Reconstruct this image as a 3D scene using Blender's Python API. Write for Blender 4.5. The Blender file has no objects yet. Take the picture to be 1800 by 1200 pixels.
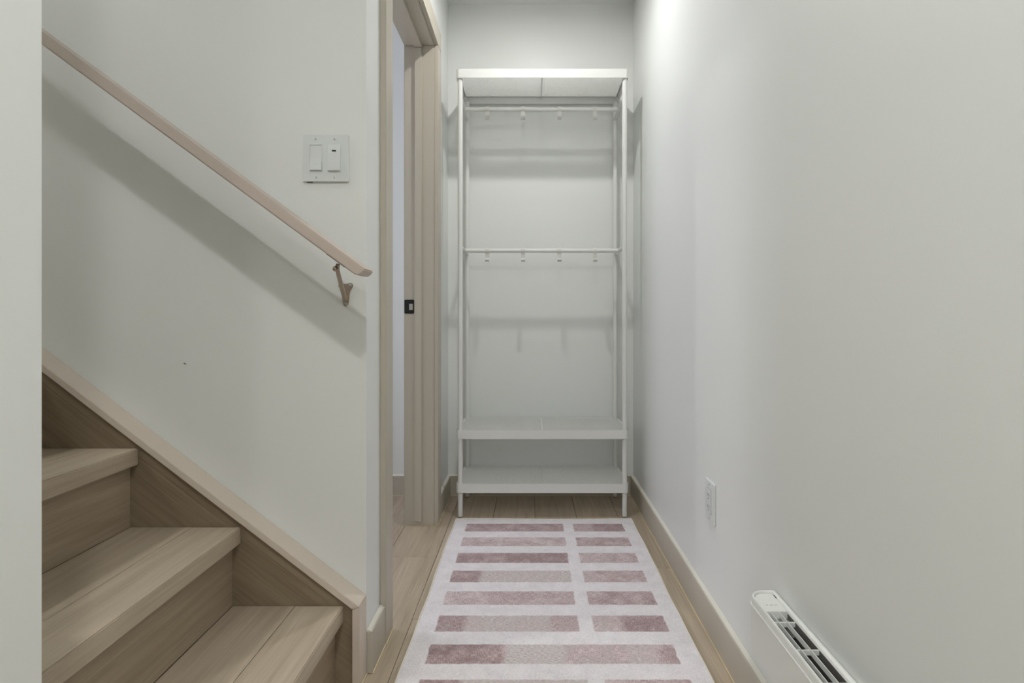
import bpy, bmesh, math, random
import numpy as np
from mathutils import Vector, Matrix

random.seed(7)
scn = bpy.context.scene
COL = scn.collection

# ------------------------------------------------------------------ camera, light, exposure
CAM_H = 0.91
cam_data = bpy.data.cameras.new('camera')
cam = bpy.data.objects.new('camera', cam_data)
COL.objects.link(cam)
cam.location = (0, 0, CAM_H)
cam.rotation_euler = (math.radians(90), 0, 0)
cam_data.sensor_width = 36.0
cam_data.lens = 20.0
cam_data.shift_x = -32 / 1800.0
cam_data.shift_y = -47 / 1800.0
cam_data.clip_start = 0.02
scn.camera = cam

scn.view_settings.view_transform = 'Standard'
scn.view_settings.look = 'None'
scn.view_settings.gamma = 1.0
scn.view_settings.use_curve_mapping = False
scn.view_settings.exposure = 0.09

world = bpy.data.worlds.new('world')
scn.world = world
world.use_nodes = True
world.node_tree.nodes['Background'].inputs[0].default_value = (0.85, 0.855, 1.0, 1)
world.node_tree.nodes['Background'].inputs[1].default_value = 9.5


def ceiling_or_fill_lamp(name, x, y, power, z=2.44, size=0.11, kind='AREA'):
    """a small opal ceiling fitting (round globe) or a recessed disk, or an added fill lamp"""
    d = bpy.data.lights.new(name, kind)
    if kind == 'AREA':
        d.shape = 'DISK'
        d.size = size
    else:
        d.shadow_soft_size = size / 2
    d.energy = power
    d.color = (1.0, 0.992, 0.976)
    o = bpy.data.objects.new(name, d)
    COL.objects.link(o)
    o.location = (x, y, z)
    return o


ceiling_or_fill_lamp('ceiling_or_fill_lamp', 0.03, -0.16, 10.8, size=0.07)
ceiling_or_fill_lamp('ceiling_or_fill_lamp', 0.03, 2.13, 6.7, size=0.05)
ceiling_or_fill_lamp('ceiling_or_fill_lamp', 0.03, -1.25, 8.0)  # added fill behind the camera, evens out the front light
ceiling_or_fill_lamp('stair_lamp', -2.60, 0.63, 20.0, z=3.40, size=0.16)

# daylight of the side room enters by its window (portal of the sky)
pd = bpy.data.lights.new('window_portal', 'AREA')
pd.shape = 'RECTANGLE'
pd.size = 0.8
pd.size_y = 0.7
pd.cycles.is_portal = True
po = bpy.data.objects.new('window_portal', pd)
COL.objects.link(po)
po.location = (-2.39, 2.40, 1.5)
po.rotation_euler = (0, math.radians(-90), 0)


# ------------------------------------------------------------------ helpers
def lin(c):
    return tuple(((v / 255) / 12.92 if v / 255 <= 0.04045 else ((v / 255 + 0.055) / 1.055) ** 2.4) for v in c) + (1.0,)


def box(bm, x0, x1, y0, y1, z0, z1):
    v = [bm.verts.new(p) for p in ((x0, y0, z0), (x1, y0, z0), (x1, y1, z0), (x0, y1, z0),
                                   (x0, y0, z1), (x1, y0, z1), (x1, y1, z1), (x0, y1, z1))]
    for f in ((3, 2, 1, 0), (4, 5, 6, 7), (0, 1, 5, 4), (1, 2, 6, 5), (2, 3, 7, 6), (3, 0, 4, 7)):
        bm.faces.new([v[i] for i in f])
    return bm


def bevel(bm, w, seg=2):
    bmesh.ops.bevel(bm, geom=bm.edges[:], offset=w, segments=seg, affect='EDGES', clamp_overlap=True)
    return bm


def bbox(x0, x1, y0, y1, z0, z1, bev=0.0, seg=2):
    bm = bmesh.new()
    box(bm, x0, x1, y0, y1, z0, z1)
    if bev:
        bevel(bm, bev, seg)
    return bm


def prism(pts, axis, a, b, bm=None, bev=0.0, seg=2):
    """outline pts extruded along an axis ('x': pts are (y,z); 'y': (x,z); 'z': (x,y))"""
    bm = bm or bmesh.new()

    def P(p, t):
        return {'x': (t, p[0], p[1]), 'y': (p[0], t, p[1]), 'z': (p[0], p[1], t)}[axis]
    A = [bm.verts.new(P(p, a)) for p in pts]
    B = [bm.verts.new(P(p, b)) for p in pts]
    n = len(pts)
    bm.faces.new(A)
    bm.faces.new(B[::-1])
    for i in range(n):
        bm.faces.new((A[i], B[i], B[(i + 1) % n], A[(i + 1) % n]))
    bmesh.ops.recalc_face_normals(bm, faces=bm.faces[:])
    if bev:
        bevel(bm, bev, seg)
    return bm


def tube(pts, r, seg=14, bm=None, r_end=None):
    bm = bm or bmesh.new()
    pts = [Vector(p) for p in pts]
    rings = []
    n = len(pts)
    prev = None
    for i, p in enumerate(pts):
        t = (pts[min(i + 1, n - 1)] - pts[max(i - 1, 0)]).normalized()
        if prev is None:
            ref = Vector((0, 0, 1)) if abs(t.z) < 0.9 else Vector((1, 0, 0))
            a = t.cross(ref).normalized()
        else:
            a = (prev - t * prev.dot(t)).normalized()
        prev = a
        b = t.cross(a)
        rr = r if r_end is None else r + (r_end - r) * i / (n - 1)
        rings.append([bm.verts.new(p + (a * math.cos(2 * math.pi * k / seg) + b * math.sin(2 * math.pi * k / seg)) * rr)
                      for k in range(seg)])
    for i in range(n - 1):
        for k in range(seg):
            f = bm.faces.new((rings[i][k], rings[i][(k + 1) % seg], rings[i + 1][(k + 1) % seg], rings[i + 1][k]))
            f.smooth = True
    for f in (bm.faces.new(rings[0][::-1]), bm.faces.new(rings[-1])):
        for e in f.edges:
            e.smooth = False
    bmesh.ops.recalc_face_normals(bm, faces=bm.faces[:])
    return bm


def lathe(c, profile, seg=18, bm=None, axis='z'):
    """profile (r, h) about an axis through c"""
    bm = bm or bmesh.new()
    c = Vector(c)

    def P(r, h, a):
        u, v = r * math.cos(a), r * math.sin(a)
        return c + Vector({'z': (u, v, h), 'y': (u, h, v), 'x': (h, u, v)}[axis])
    rings = [[bm.verts.new(P(r, h, 2 * math.pi * k / seg)) for k in range(seg)] for r, h in profile]
    for i in range(len(rings) - 1):
        for k in range(seg):
            f = bm.faces.new((rings[i][k], rings[i][(k + 1) % seg], rings[i + 1][(k + 1) % seg], rings[i + 1][k]))
            f.smooth = True
    for f in (bm.faces.new(rings[0][::-1]), bm.faces.new(rings[-1])):
        for e in f.edges:
            e.smooth = False
    bmesh.ops.recalc_face_normals(bm, faces=bm.faces[:])
    return bm


def rounded(x0, x1, y0, y1, r, seg=5, corners=(1, 1, 1, 1)):
    pts = []
    for (cx, cy, a0), on in zip(((x1 - r, y1 - r, 0), (x0 + r, y1 - r, 90), (x0 + r, y0 + r, 180), (x1 - r, y0 + r, 270)), corners):
        if on:
            for k in range(seg + 1):
                a = math.radians(a0 + 90 * k / seg)
                pts.append((cx + r * math.cos(a), cy + r * math.sin(a)))
        else:
            s = {0: (x1, y1), 90: (x0, y1), 180: (x0, y0), 270: (x1, y0)}[a0]
            pts.append(s)
    return pts


def ring_prism(outer, inner, z0, z1, bm=None):
    """closed band between two outlines of equal length, extruded in z"""
    bm = bm or bmesh.new()
    n = len(outer)
    L = [[bm.verts.new((p[0], p[1], z)) for p in pts] for pts, z in ((outer, z0), (outer, z1), (inner, z1), (inner, z0))]
    for j in range(4):
        A, B = L[j], L[(j + 1) % 4]
        for i in range(n):
            bm.faces.new((A[i], A[(i + 1) % n], B[(i + 1) % n], B[i]))
    bmesh.ops.recalc_face_normals(bm, faces=bm.faces[:])
    return bm




def obj(name, bm, mat, parent=None, smooth=False):
    me = bpy.data.meshes.new(name)
    if smooth:
        for f in bm.faces:
            f.smooth = True
    bm.to_mesh(me)
    bm.free()
    me.materials.append(mat)
    return link(name, me, parent)


def link(name, me, parent=None):
    """link a mesh built in world coordinates"""
    o = bpy.data.objects.new(name, me)
    COL.objects.link(o)
    if parent is not None:
        o.parent = parent
        off = Vector((0, 0, 0))
        p = parent
        while p is not None:
            off += p.location
            p = p.parent
        o.location = -off
    return o


def struct(name, bm, mat, parent=None):
    o = obj(name, bm, mat, parent)
    if parent is None:
        o['kind'] = 'structure'
    return o


def thing(name, loc, label=None, cat=None, group=None, kind=None):
    o = bpy.data.objects.new(name, None)
    COL.objects.link(o)
    o.location = loc
    o.empty_display_size = 0.05
    if label:
        o['label'] = label
    if cat:
        o['category'] = cat
    if group:
        o['group'] = group
    if kind:
        o['kind'] = kind
    return o


# ------------------------------------------------------------------ materials
def new_mat(name):
    m = bpy.data.materials.new(name)
    m.use_nodes = True
    nt = m.node_tree
    return m, nt, nt.nodes['Principled BSDF']


def N(nt, t, **kw):
    n = nt.nodes.new(t)
    for k, v in kw.items():
        setattr(n, k, v)
    return n


def paint(name, rgb, rough=0.5, spec=0.35, bump=0.0, bscale=300.0, var=0.0, metallic=0.0):
    m, nt, b = new_mat(name)
    b.inputs['Base Color'].default_value = lin(rgb)
    b.inputs['Roughness'].default_value = rough
    b.inputs['Specular IOR Level'].default_value = spec
    b.inputs['Metallic'].default_value = metallic
    tc = N(nt, 'ShaderNodeTexCoord')
    if var:
        ns = N(nt, 'ShaderNodeTexNoise')
        ns.inputs['Scale'].default_value = 3.0
        ns.inputs['Detail'].default_value = 3.0
        nt.links.new(tc.outputs['Object'], ns.inputs['Vector'])
        hsv = N(nt, 'ShaderNodeHueSaturation')
        hsv.inputs['Color'].default_value = lin(rgb)
        mp = N(nt, 'ShaderNodeMapRange')
        mp.inputs['To Min'].default_value = 1 - var
        mp.inputs['To Max'].default_value = 1 + var
        nt.links.new(ns.outputs['Fac'], mp.inputs['Value'])
        nt.links.new(mp.outputs['Result'], hsv.inputs['Value'])
        nt.links.new(hsv.outputs['Color'], b.inputs['Base Color'])
    if bump:
        ns = N(nt, 'ShaderNodeTexNoise')
        ns.inputs['Scale'].default_value = bscale
        ns.inputs['Detail'].default_value = 2.0
        nt.links.new(tc.outputs['Object'], ns.inputs['Vector'])
        bp = N(nt, 'ShaderNodeBump')
        bp.inputs['Strength'].default_value = bump
        bp.inputs['Distance'].default_value = 0.001
        nt.links.new(ns.outputs['Fac'], bp.inputs['Height'])
        nt.links.new(bp.outputs['Normal'], b.inputs['Normal'])
    return m


def wood(name, dark, light, angle_y=0.0, along='y', rough=0.42, spec=0.3, var=0.06, stretch=1.0):
    """oak-look laminate: streaks and cathedral figure along one axis, each board shifted by its own random value"""
    m, nt, b = new_mat(name)
    L = nt.links.new
    tc = N(nt, 'ShaderNodeTexCoord')
    oi = N(nt, 'ShaderNodeObjectInfo')
    mul = N(nt, 'ShaderNodeVectorMath', operation='SCALE')
    mul.inputs[0].default_value = (7.3, 11.7, 5.1)
    L(oi.outputs['Random'], mul.inputs['Scale'])
    add = N(nt, 'ShaderNodeVectorMath', operation='ADD')
    L(tc.outputs['Object'], add.inputs[0])
    L(mul.outputs['Vector'], add.inputs[1])
    rot = N(nt, 'ShaderNodeMapping')
    rot.inputs['Rotation'].default_value = (0, angle_y, 0)
    L(add.outputs['Vector'], rot.inputs['Vector'])
    sc = {'y': (1, .06, 1), 'x': (.06, 1, 1)}[along]
    mp = N(nt, 'ShaderNodeMapping')
    mp.inputs['Scale'].default_value = tuple(v * stretch for v in sc)
    L(rot.outputs['Vector'], mp.inputs['Vector'])
    # figure: distorted rings
    dn = N(nt, 'ShaderNodeTexNoise')
    dn.inputs['Scale'].default_value = 6.0
    dn.inputs['Detail'].default_value = 3.0
    L(mp.outputs['Vector'], dn.inputs['Vector'])
    fig = N(nt, 'ShaderNodeMath', operation='MULTIPLY')
    fig.inputs[1].default_value = 9.0
    L(dn.outputs['Fac'], fig.inputs[0])
    sn = N(nt, 'ShaderNodeMath', operation='SINE')
    fig2 = N(nt, 'ShaderNodeMath', operation='MULTIPLY')
    fig2.inputs[1].default_value = 5.0
    L(fig.outputs[0], fig2.inputs[0])
    L(fig2.outputs[0], sn.inputs[0])
    s01 = N(nt, 'ShaderNodeMapRange')
    s01.inputs['From Min'].default_value = -1
    s01.inputs['From Max'].default_value = 1
    L(sn.outputs[0], s01.inputs['Value'])
    # fine pores
    mp2 = N(nt, 'ShaderNodeMapping')
    mp2.inputs['Scale'].default_value = {'y': (1, .025, 1), 'x': (.025, 1, 1)}[along]
    L(rot.outputs['Vector'], mp2.inputs['Vector'])
    fn = N(nt, 'ShaderNodeTexNoise')
    fn.inputs['Scale'].default_value = 260.0
    fn.inputs['Detail'].default_value = 3.0
    L(mp2.outputs['Vector'], fn.inputs['Vector'])
    bn = N(nt, 'ShaderNodeTexNoise')
    bn.inputs['Scale'].default_value = 55.0
    bn.inputs['Detail'].default_value = 4.0
    L(mp.outputs['Vector'], bn.inputs['Vector'])
    m1 = N(nt, 'ShaderNodeMath', operation='MULTIPLY_ADD')
    m1.inputs[1].default_value = 0.13
    L(s01.outputs['Result'], m1.inputs[0])
    m2 = N(nt, 'ShaderNodeMath', operation='MULTIPLY')
    m2.inputs[1].default_value = 0.50
    L(bn.outputs['Fac'], m2.inputs[0])
    L(m2.outputs[0], m1.inputs[2])
    m3 = N(nt, 'ShaderNodeMath', operation='MULTIPLY_ADD')
    m3.inputs[1].default_value = 0.55
    L(fn.outputs['Fac'], m3.inputs[0])
    L(m1.outputs[0], m3.inputs[2])
    ramp = N(nt, 'ShaderNodeValToRGB')
    ramp.color_ramp.elements[0].position = 0.30
    ramp.color_ramp.elements[0].color = lin(dark)
    ramp.color_ramp.elements[1].position = 0.85
    ramp.color_ramp.elements[1].color = lin(light)
    L(m3.outputs[0], ramp.inputs['Fac'])
    hsv = N(nt, 'ShaderNodeHueSaturation')
    mr = N(nt, 'ShaderNodeMapRange')
    mr.inputs['To Min'].default_value = 1 - var
    mr.inputs['To Max'].default_value = 1 + var
    L(oi.outputs['Random'], mr.inputs['Value'])
    L(mr.outputs['Result'], hsv.inputs['Value'])
    L(ramp.outputs['Color'], hsv.inputs['Color'])
    L(hsv.outputs['Color'], b.inputs['Base Color'])
    b.inputs['Roughness'].default_value = rough
    b.inputs['Specular IOR Level'].default_value = spec
    bp = N(nt, 'ShaderNodeBump')
    bp.inputs['Strength'].default_value = 0.15
    bp.inputs['Distance'].default_value = 0.0006
    L(fn.outputs['Fac'], bp.inputs['Height'])
    L(bp.outputs['Normal'], b.inputs['Normal'])
    return m


SLOPE = math.atan(0.766)
M_WALL = paint('white_wall_paint', (231, 233, 230), rough=0.42, spec=0.3, bump=0.10, bscale=220, var=0.008)
M_CEIL = paint('ceiling_paint', (230, 231, 229), rough=0.7, spec=0.2)
M_TRIM = paint('greige_trim_paint', (190, 183, 169), rough=0.38, spec=0.35, bump=0.05, bscale=120)
M_RAIL = paint('taupe_rail_paint', (198, 184, 173), rough=0.38, spec=0.4, bump=0.05, bscale=150)
M_CAP = paint('beige_stringer_cap_paint', (214, 202, 188), rough=0.45, spec=0.3, bump=0.05, bscale=150)
M_CAULK = paint('white_caulk', (224, 221, 210), rough=0.6, spec=0.2)
M_SEAL = paint('yellowed_floor_sealant', (220, 204, 168), rough=0.6, spec=0.2)
M_FLOOR = wood('oak_laminate_floor', (154, 139, 119), (196, 181, 160))
M_JOINT = paint('dark_plank_joint', (122, 106, 86), rough=0.8, spec=0.1)
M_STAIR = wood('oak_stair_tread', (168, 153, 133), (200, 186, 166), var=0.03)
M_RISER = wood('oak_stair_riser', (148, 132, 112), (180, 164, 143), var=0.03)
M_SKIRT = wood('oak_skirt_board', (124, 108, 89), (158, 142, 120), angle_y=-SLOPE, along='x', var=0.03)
M_RACK = paint('white_powder_coat', (226, 227, 223), rough=0.40, spec=0.45)
M_HOOK = paint('light_grey_hook_plastic', (220, 220, 215), rough=0.45, spec=0.3)
M_RUBBER = paint('black_rubber', (26, 25, 24), rough=0.7, spec=0.2)
M_PLASTIC = paint('white_plastic', (222, 226, 224), rough=0.32, spec=0.45)
M_DARK = paint('dark_slot', (14, 14, 14), rough=0.6, spec=0.2)
M_GREYIN = paint('heater_inside_grey', (150, 148, 145), rough=0.6, spec=0.3)
M_HEAT = paint('heater_white_enamel', (232, 234, 230), rough=0.3, spec=0.45)
M_CAVITY_SHADE = paint('heater_cavity_shade_grey', (104, 101, 98), rough=0.6, spec=0.3)  # darker grey puts the shade inside the heater into the colour
M_BLACK = paint('matte_black_metal', (12, 12, 12), rough=0.45, spec=0.4)
M_STEEL = paint('bare_latch_hole', (170, 168, 160), rough=0.5, spec=0.3)
M_NICKEL = paint('brushed_nickel', (176, 160, 142), rough=0.32, spec=0.5, metallic=0.85)
M_SCREW = paint('screw_metal', (168, 168, 164), rough=0.35, spec=0.5, metallic=0.6)
M_BIND = paint('cream_rug_binding', (226, 222, 208), rough=0.9, spec=0.1, bump=0.4, bscale=600)

# ------------------------------------------------------------------ the room
XR, XL, YB, YS, ZC = 0.520, -0.415, 2.875, 1.4415, 2.477
JN, JF = 1.654, 2.455         # near and far jamb faces of the doorway
JH = 2.071                    # head jamb underside
XW = -2.40
XA, ZA = -3.20, 3.70         # far end and top of the stair shaft
YR = -1.70

floor = struct('floor', bbox(XA - .12, XR + .12, YR - .12, YB + .12, -0.12, -0.0125), M_JOINT)
# planks run along the hall, joints as in the photo
PW = 0.187
x_first = -0.353
cols = range(-11, 6)
ends = {0: [2.136, 0.85, -0.43], -1: [2.60, 1.40, 0.10, -1.1], 5: [2.045, 0.75, -0.55], 4: [1.1, -.3], 1: [1.7, .4, -.9], 2: [2.35, 1.05, -.2],
        3: [1.35, .05, -1.2], -2: [2.2, .9, -.4]}
for c in cols:
    xa, xb = x_first + (c - 1) * PW, x_first + c * PW
    xa, xb = max(xa, XW + .002), min(xb, XR - .004)
    if xb - xa < 0.01:
        continue
    js = ends.get(c, [1.2 + 0.37 * ((c * 7) % 5) / 2, 0.0 + .2 * ((c * 3) % 4), -1.0])
    js = sorted([j for j in js if YR < j < YB])
    ys = [YR + .002] + js + [YB - .004]
    for a, b_ in zip(ys[:-1], ys[1:]):
        bm = bmesh.new()
        g = 0.0006
        v = []
        for z, ins in ((-0.012, 0), (-0.0012, 0), (0.0, 0.0012)):
            v.append([bm.verts.new(p) for p in ((xa + g + ins, a + g + ins, z), (xb - g - ins, a + g + ins, z),
                                                (xb - g - ins, b_ - g - ins, z), (xa + g + ins, b_ - g - ins, z))])
        bm.faces.new(v[0][::-1])
        bm.faces.new(v[2])
        for i in range(2):
            for k in range(4):
                bm.faces.new((v[i][k], v[i][(k + 1) % 4], v[i + 1][(k + 1) % 4], v[i + 1][k]))
        obj('plank', bm, M_FLOOR, floor)

struct('ceiling', prism([(XR + .12, YR - .12), (XR + .12, YB + .12), (XW - .12, YB + .12), (XW - .12, 1.56), (-1.0, 1.56), (-1.0, .40), (XW - .12, .40), (XW - .12, YR - .12)], 'z', ZC, ZC + .12), M_CEIL)
struct('ceiling_stair', bbox(XA - .12, -.88, .28, 1.56, ZA, ZA + .12), M_CEIL)
struct('wall_shaft', bbox(-1.0, -.88, .524, YS, ZC + .1205, ZA), M_WALL)
struct('wall_right', bbox(XR, XR + .12, YR, YB, 0, ZC), M_WALL)
struct('wall_back', bbox(XW - .12, XR + .12, YB, YB + .12, 0, ZC), M_WALL)
# wall between hall and side room, with the doorway
struct('wall_left', prism([(1.5605, 0), (JN - .02, 0), (JN - .02, JH + .02), (JF + .02, JH + .02), (JF + .02, 0), (YB, 0), (YB, ZC), (1.5605, ZC)],
                          'x', XL - .115, XL), M_WALL)
wst = struct('wall_stair', prism([(XA, 0), (XL, 0), (XL, ZC), (-.88, ZC), (-.88, ZA), (XA, ZA)], 'y', YS, 1.56), M_WALL)
obj('scuff_mark', tube([(-.8775, YS - .0002, .7875), (-.8745, YS - .0002, .7855), (-.8725, YS - .0002, .785)], .0011, 6), M_RUBBER, wst)
struct('wall_left_near', prism([(-1.0, .40), (-.57, .40), (-.57, YR), (-.45, YR), (-.45, .524), (-1.0, .524)], 'z', 0, ZC), M_WALL)
struct('wall_near_shaft', bbox(XA, -1.0, .40, .524, 0, ZA), M_WALL)
struct('wall_shaft_end', bbox(XA - .12, XA, .28, 1.56, 0, ZA), M_WALL)
struct('wall_rear', bbox(-.57, XR, YR - .12, YR, 0, ZC), M_WALL)
# far end of stairwell and side room; the side room has a window opening
struct('wall_far_left', prism([(1.5605, 0), (YB, 0), (YB, ZC), (2.75, ZC), (2.75, 1.1), (2.05, 1.1), (2.05, 1.9), (2.7495, 1.9), (2.7495, ZC), (1.5605, ZC)],
                              'x', XW - .12, XW), M_WALL)


def baseboard(name, x0, x1, y0, y1, top, side):
    """board with its white caulk bead on top and a thin yellowed sealant line at the floor"""
    b = struct(name, bbox(x0, x1, y0, y1, 0.0005, top, 0.0012, 1), M_TRIM)
    if side == 'x+':      # visible face looks to +x
        obj('caulk_bead', prism([(x0, top), (x1 - .0035, top), (x1 - .005, top + .0025), (x0 + .0005, top + .005)], 'y', y0, y1), M_CAULK, b)
        obj('sealant_line', bbox(x1, x1 + .0022, y0, y1, 0.0002, .0022), M_SEAL, b)
    elif side == 'x-':
        obj('caulk_bead', prism([(x1, top), (x0 + .0035, top), (x0 + .005, top + .0025), (x1 - .0005, top + .005)], 'y', y0, y1), M_CAULK, b)
        obj('sealant_line', bbox(x0 - .0022, x0, y0, y1, 0.0002, .0022), M_SEAL, b)
    else:
        obj('caulk_bead', prism([(y1, top), (y0 + .0035, top), (y0 + .005, top + .0025), (y1 - .0005, top + .005)], 'x', x0, x1), M_CAULK, b)
        obj('sealant_line', bbox(x0, x1, y0 - .0022, y0, 0.0002, .0022), M_SEAL, b)
    return b


BH = 0.100
baseboard('baseboard_right', .505, XR, YR, YB, BH, 'x-')
baseboard('baseboard_back', XL, .505, YB - .015, YB, BH, 'y')
baseboard('baseboard_left', XL, -.400, JF + .092, YB - .015, BH, 'x+')
baseboard('baseboard_left_near', XL, -.400, YS + .001, 1.5685, .1065, 'x+')
baseboard('baseboard_room', XW, XL - .13, YB - .015, YB, BH, 'y')

# ------------------------------------------------------------------ doorway
door = thing('door_1', (XL, (JN + JF) / 2, 0), kind='structure')
CF = -.398                     # face of the casing
obj('casing', bbox(XL, CF, JN - .085, JN - .005, 0.0005, JH + .005, .002, 2), M_TRIM, door)
obj('casing', bbox(XL, CF, JF + .005, JF + .090, 0.0005, JH + .005, .002, 2), M_TRIM, door)
obj('casing', bbox(XL, CF, JN - .085, JF + .090, JH + .006, JH + .090, .002, 2), M_TRIM, door)
XJ = XL - .130
obj('jamb', bbox(XJ, XL + .001, JF, JF + .0195, 0.0005, JH + .0195, .0032, 2), M_TRIM, door)
obj('jamb', bbox(XJ, XL + .001, JN - .0195, JN, 0.0005, JH + .0195, .0018, 2), M_TRIM, door)
obj('head_jamb', bbox(XJ, XL + .001, JN + .0003, JF - .0003, JH, JH + .0195, .0032, 2), M_TRIM, door)
obj('door_stop', bbox(-.499, -.465, JF - .011, JF, .02, JH - .0115, .0032, 2), M_TRIM, door)
obj('door_stop', bbox(-.499, -.465, JN, JN + .011, .02, JH - .0115, .0018, 2), M_TRIM, door)
obj('door_stop', bbox(-.499, -.465, JN, JF, JH - .011, JH, .0018, 2), M_TRIM, door)
obj('sealant_line', prism([(XJ, JF - .002), (XL + .002, JF - .002), (XL + .002, JF + .003), (CF + .002, JF + .003), (CF + .002, JF + .09),
                           (CF, JF + .09), (CF, JF + .005), (XL, JF + .005), (XL, JF), (XJ, JF)], 'z', .0002, .0024), M_SEAL, door)
obj('sealant_line', bbox(CF, CF + .0022, JN - .085, JN - .005, .0002, .0022), M_SEAL, door)
sp = obj('strike_plate', prism(rounded(-.5425, -.5005, .915, .975, .005, 4), 'y', JF - .0022, JF + .0002), M_BLACK, door)
sp['label'] = 'matte black strike plate'
obj('latch_hole', bbox(-.522, -.506, JF - .0028, JF - .0021, .931, .957, .0003, 1), M_STEEL, sp)

# ------------------------------------------------------------------ staircase
RISE, RUN = 0.192, 0.2500
Z1, N1 = 0.200, -0.456
Y0S, Y1S = 0.526, 1.3885
stair = thing('staircase', (N1, .95, 0), 'oak laminate staircase rising to the left beside the stair wall', 'stairs')
for k in range(9):
    z = Z1 + RISE * k
    n = N1 - RUN * k
    bm = prism([(n, z), (n, z - .040), (n - .028, z - .040), (n - .028, z - .012), (n - .118, z - .012), (n - .118, z)], 'y', Y0S, Y1S, bev=.0022, seg=2)
    t = obj('tread', bm, M_STAIR, stair)
    obj('plank', bbox(n - RUN - .020, n - .1188, Y0S, Y1S, z - .012, z - .0003, .0009, 1), M_STAIR, t)
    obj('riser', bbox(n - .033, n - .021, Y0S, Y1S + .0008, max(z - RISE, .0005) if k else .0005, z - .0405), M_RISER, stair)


def cap_z(x, drop=0.0):
    return .201 + (XL - x) * .766 - drop


XS = -2.70
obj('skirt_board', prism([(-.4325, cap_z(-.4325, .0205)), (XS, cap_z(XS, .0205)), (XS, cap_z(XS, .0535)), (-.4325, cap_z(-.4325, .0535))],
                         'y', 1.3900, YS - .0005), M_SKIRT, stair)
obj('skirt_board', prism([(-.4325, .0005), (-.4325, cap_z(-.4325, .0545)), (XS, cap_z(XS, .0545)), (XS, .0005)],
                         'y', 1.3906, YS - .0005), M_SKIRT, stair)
trim = struct('trim_1', prism([(XL, cap_z(XL)), (XS, cap_z(XS)), (XS, cap_z(XS, .0195)), (-.432, cap_z(-.432, .0195))], 'y', 1.380, YS, bev=.0012), M_CAP)
obj('end_board', prism([(XL, .0005), (XL, cap_z(XL) - .0006), (-.432, cap_z(-.432, .0201)), (-.432, .0005)], 'y', 1.380, YS, bev=.0012), M_CAP, trim)
obj('sealant_line', bbox(XL, XL + .0022, 1.38, YS, .0002, .0022), M_SEAL, trim)

# ------------------------------------------------------------------ handrail
RA = math.atan(.735)
U = Vector((-math.cos(RA), 0, math.sin(RA)))      # up the stair
NR = Vector((math.sin(RA), 0, math.cos(RA)))      # normal of the top face
P0 = Vector((-.3625, 0, 1.010))
rail = thing('handrail', (-.46, YS, 0.96), 'taupe wooden handrail sloping down the stair wall', 'handrail')
T, LR = .0235, 2.5
cs = [P0, P0 + U * LR, P0 + U * LR - NR * T]
for q in range(6):            # the lower corner of the end is rounded off
    a_ = math.radians(90 - 18 * q)
    cs.append(P0 + U * (.015 - .015 * math.cos(a_)) - NR * (T - .015 + .015 * math.sin(a_)))
obj('rail', prism([(p.x, p.z) for p in cs], 'y', 1.250, 1.318, bev=.003, seg=2), M_RAIL, rail)
br = obj('bracket', tube([(-.4665, 1.436, .948), (-.4655, 1.428, .951), (-.4550, 1.375, .975), (-.4420, 1.310, 1.004), (-.4365, 1.287, 1.014), (-.4340, 1.284, 1.024)], .0060, 12, r_end=.0046), M_NICKEL, rail)
br['label'] = 'brushed nickel wall bracket'
BXC = -.4665
half = [(.0000, .9880), (.0060, .9885), (.0105, .9905), (.0150, .9900), (.0180, .9865), (.0180, .9815), (.0150, .9770), (.0110, .9700), (.0090, .9600), (.0085, .9480), (.0070, .9390), (.0045, .9325), (.0000, .9305)]
pl = [(BXC + a, b_) for a, b_ in half] + [(BXC - a, b_) for a, b_ in half[-2:0:-1]]
obj('wall_plate', prism(pl, 'y', YS - .005, YS - .0002, bev=.001), M_NICKEL, br)
for sx, sz in ((BXC + .0125, .9840), (BXC - .0125, .9840), (BXC, .9375)):
    obj('screw', lathe((sx, YS - .0075, sz), [(.0015, 0), (.004, .0008), (.0042, .0026)], 12, axis='y'), M_SCREW, br)
sc_ = P0 - NR * (T + .0022) + U * .070
obj('saddle', prism([((sc_ + U * a - NR * b_).x, (sc_ + U * a - NR * b_).z) for a, b_ in ((-.024, -.003), (.026, -.003), (.026, .0008), (-.024, .0008))], 'y', 1.270, 1.298), M_DARK, br)
obj('ball_joint', lathe((-.4385, 1.280, 1.0135), [(.001, -.0062), (.0035, -.0052), (.0055, -.003), (.0062, 0), (.0055, .003), (.0035, .0052), (.001, .0062)], 16), M_NICKEL, br)

# ------------------------------------------------------------------ coat rack
RX0, RX1 = -.3315, .4405
RYF, RYB = 2.545, 2.865
RXC = (RX0 + RX1) / 2
rack = thing('coat_rack', (RXC, (RYF + RYB) / 2, 0), 'white metal coat rack with hook bars and mesh shoe shelves', 'coat rack')
LX = (-.3150, .4250)
LY = (2.5625, 2.8440)
LRAD = .0112


def leg(x, y):
    bm = tube([(x, y, .0035), (x, y, 1.1765)], LRAD, 16)
    tube([(x, y, 1.1765), (x, y, 1.1785)], LRAD - .0009, 16, bm)
    tube([(x, y, 1.1785), (x, y, 1.972)], LRAD, 16, bm)
    l = obj('leg', bm, M_RACK, rack)
    obj('foot', lathe((x, y, 0), [(.0085, .0003), (.0098, .001), (.0098, .0036)], 16), M_RUBBER, l)
    return l


for x in LX:
    for y in LY:
        leg(x, y)


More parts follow.
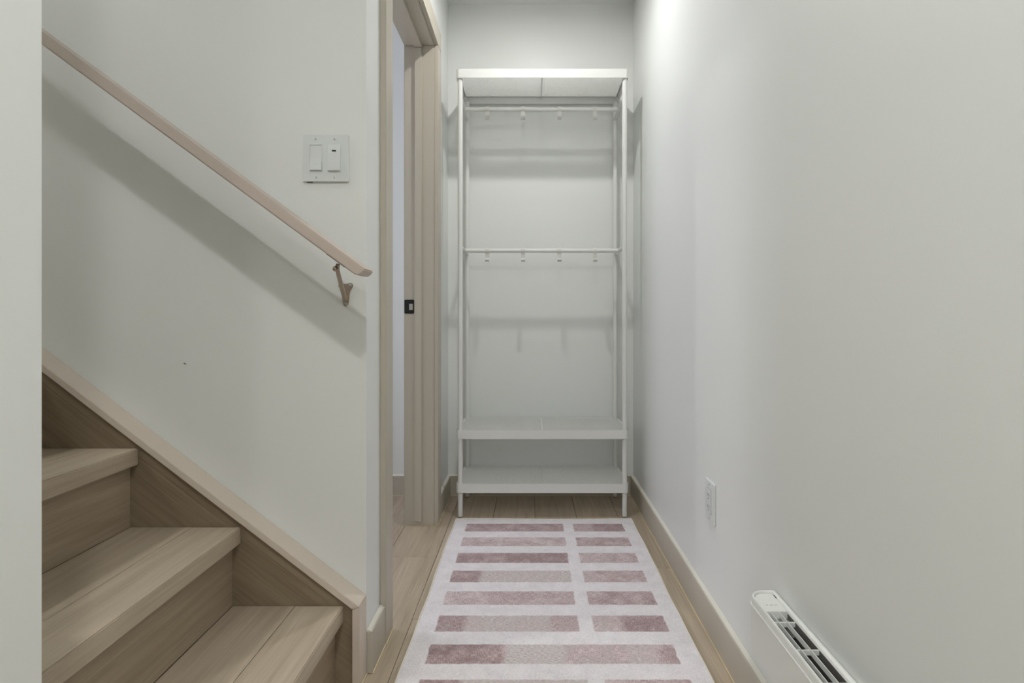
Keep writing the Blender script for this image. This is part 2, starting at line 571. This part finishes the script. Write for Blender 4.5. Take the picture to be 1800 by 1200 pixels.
def mesh_panel(w, d, hx=.0055, hy=.0042, open_=.76, th=.0022):
    """expanded metal sheet: a field of diamond cells, each with its diamond hole, clipped to whole cells"""
    V, F = [], []
    nx, ny = int(w / 2 / hx), int(d / 2 / hy)
    for j in range(-ny, ny + 1):
        for i in range(-nx, nx + 1):
            if (i + j) % 2:
                continue
            cx, cy = i * hx, j * hy
            b0 = len(V)
            for s in (1.0, open_):
                for dx, dy in ((1, 0), (0, 1), (-1, 0), (0, -1)):
                    V.append((cx + dx * hx * s, cy + dy * hy * s, 0))
            for s in (1.0, open_):
                for dx, dy in ((1, 0), (0, 1), (-1, 0), (0, -1)):
                    V.append((cx + dx * hx * s, cy + dy * hy * s, -th))
            for q in range(4):
                r = (q + 1) % 4
                F.append((b0 + q, b0 + r, b0 + 4 + r, b0 + 4 + q))
                F.append((b0 + 8 + q, b0 + 12 + q, b0 + 12 + r, b0 + 8 + r))
                F.append((b0 + 4 + q, b0 + 4 + r, b0 + 12 + r, b0 + 12 + q))
    me = bpy.data.meshes.new('mesh_panel')
    me.from_pydata(V, [], F)
    me.update()
    me.materials.append(M_RACK)
    return me


PANELS = {o: mesh_panel((RX1 - RX0) / 2 - .0085, RYB - RYF - .014, open_=o) for o in (.82, .84, .72)}


def shelf(ztop, open_, lip=.040):
    out = rounded(RX0, RX1, RYF, RYB, .014, 5)
    inn = rounded(RX0 + .0022, RX1 - .0022, RYF + .0022, RYB - .0022, .0118, 5)
    bm = ring_prism(out, inn, ztop - lip, ztop)
    # small inward flange carrying the mesh
    inn2 = rounded(RX0 + .009, RX1 - .009, RYF + .009, RYB - .009, .006, 5)
    ring_prism(inn, inn2, ztop - .0042, ztop - .0022, bm)
    s = obj('shelf', bm, M_RACK, rack)
    for sx in (-1, 1):
        o = link('mesh_panel', PANELS[open_], s)
        o.location = o.location + Vector((RXC + sx * ((RX1 - RX0) / 4 - .0025), (RYF + RYB) / 2, ztop - .0025))
        o['kind'] = 'stuff'
    obj('support_rib', bbox(RXC - .0025, RXC + .0025, RYF + .002, RYB - .002, ztop - .016, ztop - .0015), M_RACK, s)
    return s


shelf(2.010, .82)
shelf(.394, .84)
shelf(.153, .72)


def hook_mesh(zb, x, yb):
    """strap clipped over the bar, running down and curling forward into a tip"""
    path = []
    for a in range(-140, 91, 23):               # wrap round the bar, from the back over the top to the front
        t = math.radians(90 - a - 90)
        path.append((yb + .0118 * -math.sin(math.radians(a)), zb + .0118 * math.cos(math.radians(a))))
    path = [(yb + .0118 * math.cos(math.radians(a)), zb + .0118 * math.sin(math.radians(a))) for a in range(-30, 241, 27)]
    path += [(yb - .004, zb - .018), (yb - .003, zb - .036), (yb - .006, zb - .0465), (yb - .014, zb - .0520), (yb - .023, zb - .0500), (yb - .028, zb - .0440)]
    th = .0022
    n = len(path)
    o1, o2 = [], []
    for i, p in enumerate(path):
        a, b_ = path[max(i - 1, 0)], path[min(i + 1, n - 1)]
        ty, tz = b_[0] - a[0], b_[1] - a[1]
        l = math.hypot(ty, tz)
        ny, nz = -tz / l, ty / l
        o1.append((p[0] + ny * th, p[1] + nz * th))
        o2.append((p[0] - ny * th, p[1] - nz * th))
    bm = bmesh.new()
    w = .0093
    R = []
    for sx in (x - w, x + w):
        R.append([[bm.verts.new((sx, q[0], q[1])) for q in o1], [bm.verts.new((sx, q[0], q[1])) for q in o2]])
    for i in range(n - 1):
        bm.faces.new((R[0][0][i], R[0][0][i + 1], R[1][0][i + 1], R[1][0][i]))
        bm.faces.new((R[0][1][i], R[1][1][i], R[1][1][i + 1], R[0][1][i + 1]))
        for s in (0, 1):
            bm.faces.new((R[s][0][i], R[s][1][i], R[s][1][i + 1], R[s][0][i + 1]))
    for i in (0, n - 1):
        bm.faces.new((R[0][0][i], R[0][1][i], R[1][1][i], R[1][0][i]))
    bmesh.ops.recalc_face_normals(bm, faces=bm.faces[:])
    return bm


BY = 2.710
for zb in (1.8870, 1.2150):
    bar = obj('hook_bar', tube([(LX[0] + .002, BY, zb), (LX[1] - .002, BY, zb)], .0100, 14), M_RACK, rack)
    for x in LX:
        obj('side_rail', tube([(x, LY[0], zb), (x, LY[1], zb)], .0095, 14), M_RACK, rack)
        s = 1 if x < RXC else -1
        obj('screw', lathe((x + s * .008, BY, zb + .0075), [(.0015, 0), (.0035, .001), (.003, .003)], 10), M_SCREW, bar)
    for px in (857, 919.5, 983, 1045.5):
        obj('hook', hook_mesh(zb, (px - 932) * BY / 1000, BY), M_HOOK, rack)

# ------------------------------------------------------------------ rug
RUX0, RUX1, RUY0, RUY1 = -.330, .450, 1.020, 2.520


def rug_material():
    m, nt, b = new_mat('printed_rug')
    L = nt.links.new
    tc = N(nt, 'ShaderNodeTexCoord')
    # slow wobble so that the printed bars have hand-painted edges
    wob = N(nt, 'ShaderNodeTexNoise')
    wob.inputs['Scale'].default_value = 55.0
    wob.inputs['Detail'].default_value = 3.0
    L(tc.outputs['Object'], wob.inputs['Vector'])
    sub = N(nt, 'ShaderNodeVectorMath', operation='SUBTRACT')
    sub.inputs[1].default_value = (.5, .5, .5)
    L(wob.outputs['Color'], sub.inputs[0])
    scl = N(nt, 'ShaderNodeVectorMath', operation='SCALE')
    scl.inputs['Scale'].default_value = .0075
    L(sub.outputs['Vector'], scl.inputs[0])
    pos = N(nt, 'ShaderNodeVectorMath', operation='ADD')
    L(tc.outputs['Object'], pos.inputs[0])
    L(scl.outputs['Vector'], pos.inputs[1])
    xyz = N(nt, 'ShaderNodeSeparateXYZ')
    L(pos.outputs['Vector'], xyz.inputs[0])

    def mth(op, a, b_=None, c=None):
        n = N(nt, 'ShaderNodeMath', operation=op)
        for i, v in enumerate((a, b_, c)):
            if v is None:
                continue
            if isinstance(v, (int, float)):
                n.inputs[i].default_value = v
            else:
                L(v, n.inputs[i])
        return n.outputs[0]

    def band(v, lo, hi, soft):
        c, h = (lo + hi) / 2, (hi - lo) / 2
        d = mth('ABSOLUTE', mth('SUBTRACT', v, c))
        n = N(nt, 'ShaderNodeMapRange', interpolation_type='SMOOTHSTEP')
        n.inputs['From Min'].default_value = h + soft
        n.inputs['From Max'].default_value = h - soft
        L(d, n.inputs['Value'])
        return n.outputs['Result']
    X, Y = xyz.outputs['X'], xyz.outputs['Y']
    row = mth('FLOOR', mth('DIVIDE', mth('SUBTRACT', 2.4892, Y), .1500))       # 0 at the far end
    inrow = mth('MODULO', mth('SUBTRACT', 2.4892, Y), .1500)
    rows = band(inrow, .030, .1165, .0022)
    lft, rgt, full = band(X, -.273, .141, .0025), band(X, .184, .397, .0025), band(X, -.273, .390, .0025)
    is7 = mth('MULTIPLY', mth('GREATER_THAN', row, 5.5), mth('LESS_THAN', row, 6.5))
    two = mth('MAXIMUM', lft, rgt)
    xm = mth('ADD', mth('MULTIPLY', two, mth('SUBTRACT', 1, is7)), mth('MULTIPLY', full, is7))
    mask = mth('MULTIPLY', mth('MULTIPLY', rows, xm), mth('GREATER_THAN', row, -.5))
    # ink strength and fade painted per bar (attributes), broken up by streaky wear
    ink = N(nt, 'ShaderNodeAttribute', attribute_name='ink')
    fade = N(nt, 'ShaderNodeAttribute', attribute_name='fade')
    mpx = N(nt, 'ShaderNodeMapping')
    mpx.inputs['Scale'].default_value = (110, 460, 1)
    L(tc.outputs['Object'], mpx.inputs['Vector'])
    st = N(nt, 'ShaderNodeTexNoise')
    st.inputs['Scale'].default_value = 1.0
    st.inputs['Detail'].default_value = 4.0
    L(mpx.outputs['Vector'], st.inputs['Vector'])
    gr = N(nt, 'ShaderNodeTexNoise')
    gr.inputs['Scale'].default_value = 260.0
    gr.inputs['Detail'].default_value = 3.0
    L(tc.outputs['Object'], gr.inputs['Vector'])
    bl = N(nt, 'ShaderNodeTexNoise')
    bl.inputs['Scale'].default_value = 22.0
    bl.inputs['Detail'].default_value = 4.0
    L(tc.outputs['Object'], bl.inputs['Vector'])
    # cross-hatched thread grain: two stretched noises
    hat = []
    for scv in ((560, 70, 1), (70, 560, 1)):
        mh = N(nt, 'ShaderNodeMapping')
        mh.inputs['Scale'].default_value = scv
        L(tc.outputs['Object'], mh.inputs['Vector'])
        hn = N(nt, 'ShaderNodeTexNoise')
        hn.inputs['Scale'].default_value = 1.0
        hn.inputs['Detail'].default_value = 3.0
        L(mh.outputs['Vector'], hn.inputs['Vector'])
        hat.append(hn.outputs['Fac'])
    wv = mth('ADD', mth('MULTIPLY', mth('ADD', hat[0], hat[1]), 1.6), mth('MULTIPLY', bl.outputs['Fac'], 1.1))
    depth = mth('MULTIPLY', mth('ADD', ink.outputs['Fac'], mth('SUBTRACT', wv, 2.22)), 1.0)
    pink = N(nt, 'ShaderNodeValToRGB')
    e = pink.color_ramp.elements
    e[0].position, e[0].color = 0.1, lin((222, 208, 209))
    e[1].position, e[1].color = 0.95, lin((156, 133, 134))
    mid = e.new(0.5)
    mid.color = lin((194, 173, 174))
    L(depth, pink.inputs['Fac'])
    grey = N(nt, 'ShaderNodeValToRGB')
    e = grey.color_ramp.elements
    e[0].position, e[0].color = 0.36, lin((176, 168, 164))
    e[1].position, e[1].color = 0.60, lin((226, 217, 216))
    L(st.outputs['Fac'], grey.inputs['Fac'])
    fm = mth('MULTIPLY', fade.outputs['Fac'], 1.0)
    fw = N(nt, 'ShaderNodeMapRange')
    fw.inputs['From Min'].default_value = .25
    fw.inputs['From Max'].default_value = .75
    L(mth('ADD', fm, mth('MULTIPLY', mth('SUBTRACT', bl.outputs['Fac'], .5), 1.5)), fw.inputs['Value'])
    mix1 = N(nt, 'ShaderNodeMix', data_type='RGBA')
    L(fw.outputs['Result'], mix1.inputs[0])
    L(pink.outputs['Color'], mix1.inputs[6])
    L(grey.outputs['Color'], mix1.inputs[7])
    # ground: cool white cloth with fine speckle
    ground = N(nt, 'ShaderNodeValToRGB')
    e = ground.color_ramp.elements
    e[0].position, e[0].color = 0.30, lin((216, 211, 214))
    e[1].position, e[1].color = 0.62, lin((242, 237, 239))
    L(mth('ADD', mth('MULTIPLY', gr.outputs['Fac'], .65), mth('MULTIPLY', bl.outputs['Fac'], .35)), ground.inputs['Fac'])
    mix2 = N(nt, 'ShaderNodeMix', data_type='RGBA')
    L(mask, mix2.inputs[0])
    L(ground.outputs['Color'], mix2.inputs[6])
    L(mix1.outputs[2], mix2.inputs[7])
    L(mix2.outputs[2], b.inputs['Base Color'])
    b.inputs['Roughness'].default_value = 0.95
    b.inputs['Specular IOR Level'].default_value = 0.1
    # weave
    w1 = N(nt, 'ShaderNodeTexWave', wave_type='BANDS', bands_direction='X')
    w1.inputs['Scale'].default_value = 110.0
    L(tc.outputs['Object'], w1.inputs['Vector'])
    w2 = N(nt, 'ShaderNodeTexWave', wave_type='BANDS', bands_direction='Y')
    w2.inputs['Scale'].default_value = 110.0
    L(tc.outputs['Object'], w2.inputs['Vector'])
    bp = N(nt, 'ShaderNodeBump')
    bp.inputs['Strength'].default_value = 0.35
    bp.inputs['Distance'].default_value = 0.0008
    L(mth('MAXIMUM', w1.outputs['Fac'], w2.outputs['Fac']), bp.inputs['Height'])
    L(bp.outputs['Normal'], b.inputs['Normal'])
    return m


# (row, side) -> list of (x from, x to, ink, fade) along the bar
BARS = {
    (0, 'l'): [(-.3, 0.2, .72, .05)], (0, 'r'): [(.1, .27, .55, .25), (.27, .5, .80, .0)],
    (1, 'l'): [(-.3, 0.2, .42, .05)], (1, 'r'): [(.1, .5, .58, .05)],
    (2, 'l'): [(-.3, -.1, .75, .0), (-.1, .2, .85, .08)], (2, 'r'): [(.1, .3, .48, .30), (.3, .5, .52, .15)],
    (3, 'l'): [(-.3, -.17, .80, .12), (-.17, .2, .45, .62)], (3, 'r'): [(.1, .23, .45, .25), (.23, .5, .55, .05)],
    (4, 'l'): [(-.3, -.12, .40, .10), (-.12, .2, .50, .05)], (4, 'r'): [(.1, .5, .62, .0)],
    (5, 'l'): [(-.3, -.19, .78, .22), (-.19, .06, .50, .62), (.06, .2, .62, .35)], (5, 'r'): [(.1, .27, .52, .42), (.27, .5, .78, .08)],
    (6, 'l'): [(-.3, -.07, .80, .0), (-.07, .09, .45, .78), (.09, .26, .52, .38), (.26, .34, .45, .5), (.34, .5, .62, .1)],
}


def rug_values(x, y):
    r = int(math.floor((2.4892 - y) / .15))
    if r < 0:
        r = 0
    if r > 6:
        r = (r * 3) % 6
    side = 'l' if (x < .162 or r == 6) else 'r'
    segs = BARS[(r, side)]
    soft = .012
    i = [abs(0)]
    w, ink, fade = 0, 0, 0
    for a, b_, k, f in segs:
        t = max(0.0, min(1.0, (x - a) / soft + .5)) * max(0.0, min(1.0, (b_ - x) / soft + .5))
        w += t
        ink += t * k
        fade += t * f
    if w < 1e-6:
        k, f = segs[0][2:] if x < segs[0][0] else segs[-1][2:]
        return k, f
    return ink / w, fade / w


def build_rug():
    nx, ny = 78, 150
    th = .006
    V, F = [], []
    for j in range(ny + 1):
        for i in range(nx + 1):
            u, v = i / nx, j / ny
            y = RUY0 + (RUY1 - RUY0) * v + .004 * math.sin(2.2 * math.pi * u + .4) * v ** 6
            x = RUX0 + (RUX1 - RUX0) * u + (.0014 * math.sin(9 * y + 1) + .0008 * math.sin(23 * y)) * (2 * u - 1)
            V.append((x, y, .0006 + th))
    for j in range(ny):
        for i in range(nx):
            a = j * (nx + 1) + i
            F.append((a, a + 1, a + nx + 2, a + nx + 1))
    # boundary skirt down to the floor
    loop = [i for i in range(nx + 1)] + [(j) * (nx + 1) + nx for j in range(1, ny + 1)] + \
           [ny * (nx + 1) + i for i in range(nx - 1, -1, -1)] + [j * (nx + 1) for j in range(ny - 1, 0, -1)]
    base = len(V)
    for i in loop:
        V.append((V[i][0], V[i][1], .0006))
    n = len(loop)
    for k in range(n):
        F.append((loop[k], base + k, base + (k + 1) % n, loop[(k + 1) % n]))
    F.append(tuple(base + k for k in range(n))[::-1])
    me = bpy.data.meshes.new('rug')
    me.from_pydata(V, [], F)
    me.update()
    ai = me.attributes.new('ink', 'FLOAT', 'POINT')
    af = me.attributes.new('fade', 'FLOAT', 'POINT')
    vals = [rug_values(p[0], p[1]) for p in V]
    ai.data.foreach_set('value', [a for a, b_ in vals])
    af.data.foreach_set('value', [b_ for a, b_ in vals])
    me.materials.append(rug_material())
    o = link('rug', me)
    o['label'] = 'white rug printed with faded mauve bars on the hall floor'
    o['category'] = 'rug'
    # bound edge running round the rug
    bm = bmesh.new()
    pts = [Vector(V[i]) for i in loop]
    R = []
    cen = Vector(((RUX0 + RUX1) / 2, (RUY0 + RUY1) / 2, 0))
    for k, p in enumerate(pts):
        t = (pts[(k + 1) % n] - pts[k - 1]).normalized()
        out = Vector((t.y, -t.x, 0))
        R.append([bm.verts.new(p + out * a + Vector((0, 0, b_))) for a, b_ in ((-.003, .0001), (-.0024, .0014), (.0014, .0012), (.0024, -.0012), (.0022, -.0058), (-.0005, -.0058))])
    for k in range(n):
        A, B = R[k], R[(k + 1) % n]
        for q in range(6):
            f = bm.faces.new((A[q], A[(q + 1) % 6], B[(q + 1) % 6], B[q]))
            f.smooth = True
    bmesh.ops.recalc_face_normals(bm, faces=bm.faces[:])
    obj('binding', bm, M_BIND, o)
    return o


build_rug()

# ------------------------------------------------------------------ light switch on the stair wall
sw = thing('light_switch', (-.516, YS, 1.305), 'white double switch plate above the handrail end', 'switch')
SX, SZ = -.516, 1.305
obj('plate', prism(rounded(SX - .0577, SX + .0577, SZ - .0592, SZ + .0592, .003, 3), 'y', YS - .0065, YS - .0003, bev=.0030, seg=3), M_PLASTIC, sw)
# left: rocker tilted, right: dimmer with a black slot
lx, rx = SX - .0243, SX + .0225
obj('switch_frame', ring_prism([(lx + a * .0166, b_ * .034) for a, b_ in ((-1, -1), (1, -1), (1, 1), (-1, 1))],
                               [(lx + a * .0152, b_ * .0326) for a, b_ in ((-1, -1), (1, -1), (1, 1), (-1, 1))], 0, .0018), M_PLASTIC, sw)
fr = bpy.data.objects['switch_frame']
for v in fr.data.vertices:
    v.co = (v.co.x, YS - .0065 - v.co.z, SZ + v.co.y)
rk = obj('rocker', prism([(YS - .0062, SZ - .032), (YS - .0118, SZ - .0315), (YS - .0082, SZ + .001), (YS - .0076, SZ + .0315), (YS - .0062, SZ + .032)],
                         'x', lx - .0148, lx + .0148, bev=.0007), M_PLASTIC, sw)
dm = obj('dimmer', prism([(YS - .0062, SZ - .0335), (YS - .0135, SZ - .0325), (YS - .0118, SZ + .012), (YS - .0085, SZ + .0335), (YS - .0062, SZ + .0335)],
                         'x', rx - .0160, rx + .0160, bev=.0007), M_PLASTIC, sw)
obj('indicator_slot', bbox(rx - .0048, rx + .0048, YS - .0125, YS - .0105, SZ + .0155, SZ + .0187), M_DARK, dm)
for gx in (lx, rx):
    for sz in (-.0487, .0487):
        s = obj('screw', lathe((gx, YS - .0078, SZ + sz), [(.0008, 0), (.0030, .0004), (.0033, .0014)], 12, axis='y'), M_PLASTIC, sw)
        obj('screw_slot', bbox(gx - .0005, gx + .0005, YS - .0081, YS - .0076, SZ + sz - .0028, SZ + sz + .0028), M_GREYIN, s)
obj('wall_gap', bbox(SX - .049, SX - .034, YS - .004, YS - .0005, SZ - .0603, SZ - .0590), M_DARK, sw)

# ------------------------------------------------------------------ outlet on the right wall
OY, OZ = 1.632, .3755
ot = thing('wall_outlet', (XR, OY, OZ), 'white wall outlet low on the right wall', 'outlet')
obj('plate', prism([(OY + a, OZ + b_) for a, b_ in rounded(-.0385, .0385, -.0580, .0580, .003, 3)], 'x', XR - .0065, XR - .0003, bev=.002, seg=3), M_PLASTIC, ot)
rc = obj('receptacle', prism([(OY + a, OZ + b_) for a, b_ in rounded(-.0165, .0165, -.0335, .0335, .002, 3)], 'x', XR - .0090, XR - .0062, bev=.0006), M_PLASTIC, ot)
obj('receptacle_gap', prism([(OY + a, OZ + b_) for a, b_ in rounded(-.0180, .0180, -.0350, .0350, .002, 3)], 'x', XR - .0068, XR - .0062), M_GREYIN, ot)
for s in (-1, 1):
    zc = OZ + s * .0165
    for dy, h in ((-.0062, .0042), (.0062, .0034)):
        obj('blade_slot', bbox(XR - .0094, XR - .0088, OY + dy - .0009, OY + dy + .0009, zc - h + .002, zc + h + .002), M_DARK, rc)
    obj('ground_hole', lathe((XR - .0094, OY, zc - .0085), [(.0012, 0), (.0022, .0002), (.0022, .0006)], 10, axis='x'), M_DARK, rc)
for s in (-1, 1):
    obj('screw', lathe((XR - .0075, OY, OZ + s * .0475), [(.0008, 0), (.0028, .0004), (.0030, .0014)], 12, axis='x'), M_SCREW, ot)

# ------------------------------------------------------------------ heater on the right wall
HX0, HX1, HY0, HY1 = .4585, XR - .0005, .42, 1.2065
HZ0, HZ1, HZL = .205, .328, .3085
ht = thing('wall_heater', (XR, (HY0 + HY1) / 2, HZ0), 'white wall heater with a slotted top low on the right wall', 'heater')


def h_out(inset, r=.030):
    return rounded(HX0 + inset, HX1, HY0 + inset, HY1 - inset, r - inset * .6, 7, corners=(0, 1, 1, 0))


# shell: front cover below, then the set-back rim, both following the rounded plan
sh = ring_prism(h_out(0), h_out(.004), HZ0 + .010, HZL)
o_, i_ = h_out(0), h_out(.010)
n_ = len(o_)
A = [sh.verts.new((p[0], p[1], HZ0 + .010)) for p in o_]
B = [sh.verts.new((p[0], p[1], HZ0)) for p in i_]
for k in range(n_):
    sh.faces.new((A[k], A[(k + 1) % n_], B[(k + 1) % n_], B[k]))
sh.faces.new(B)
bmesh.ops.recalc_face_normals(sh, faces=sh.faces[:])
obj('front_cover', sh, M_HEAT, ht)
lp = ring_prism(h_out(-.0008), h_out(.006), HZL, HZL + .0022)
obj('cover_lip', lp, M_HEAT, ht)


def rim():
    bm = bmesh.new()
    prof = [(.0010, HZL + .0022), (.0013, HZ1 - .0050), (.0022, HZ1 - .0015), (.0040, HZ1), (.0055, HZ1 - .0010), (.0064, HZ1 - .0040), (.0066, HZ1 - .020)]
    R = []
    for ins, z in prof:
        out = rounded(HX0 + ins, HX1 - max(0, (ins - .002) * 2.2), HY0 + ins, HY1 - ins, .030 - ins * .6, 7, corners=(0, 1, 1, 0))
        R.append([bm.verts.new((p[0], p[1], z)) for p in out])
    n = len(R[0])
    for a, b_ in zip(R[:-1], R[1:]):
        for k in range(n):
            f = bm.faces.new((a[k], a[(k + 1) % n], b_[(k + 1) % n], b_[k]))
            f.smooth = True
    bmesh.ops.recalc_face_normals(bm, faces=bm.faces[:])
    return bm


obj('rim', rim(), M_HEAT, ht)
GX0, GX1 = HX0 + .0067, HX1 - .0102
CY = 1.1250                       # far end of the grille
cp = obj('control_panel', prism([(GX0, CY), (GX1, CY), (GX1, HY1 - .0095), (GX0 + .021, HY1 - .0095), (GX0 + .010, HY1 - .0135), (GX0 + .003, HY1 - .021), (GX0 + .0003, HY1 - .031)],
                                'z', HZ1 - .020, HZ1 - .0042, bev=.0008), M_HEAT, ht)
for k, w in ((-1, .0022), (0, .0035), (1, .0022)):
    obj('control_mark', bbox((GX0 + GX1) / 2 + k * .0092 - w, (GX0 + GX1) / 2 + k * .0092 + w, 1.1485, 1.1500, HZ1 - .0043, HZ1 - .0040), M_GREYIN, cp)
obj('panel_clip', bbox(GX1 - .0012, GX1 + .0006, 1.176, 1.190, HZ1 - .0042, HZ1 - .0036), M_DARK, cp)
gr = obj('grille', bbox(GX0, GX1, HY0 + .02, CY, HZ1 - .060, HZ1 - .055), M_DARK, ht)  # cavity floor below the slats, its shade painted in as near black
for x in (GX0 + .0100, GX0 + .0270):
    obj('slat', bbox(x, x + .0013, HY0 + .015, CY, HZ1 - .016, HZ1 - .0052, .0004, 1), M_HEAT, gr)
for y in (1.0935, 1.0030, .9125, .8220, .7315, .6410, .5505):
    obj('cross_bar', bbox(GX0, GX1, y - .0012, y + .0012, HZ1 - .018, HZ1 - .0085, .0004, 1), M_HEAT, gr)
for xa, xb in ((GX0 - .0004, GX0 + .0004), (GX1 - .0004, GX1 + .0004)):
    obj('inner_wall', bbox(xa, xb, HY0 + .02, CY, HZ1 - .055, HZ1 - .009), M_CAVITY_SHADE, gr)
obj('inner_plate', bbox(GX0, GX1, 1.0955, CY, HZ1 - .040, HZ1 - .020), M_GREYIN, gr)
obj('heating_element', tube([((GX0 + GX1) / 2 - .002, HY0 + .02, HZ1 - .042), ((GX0 + GX1) / 2 - .002, CY, HZ1 - .042)], .005, 10), M_GREYIN, gr)
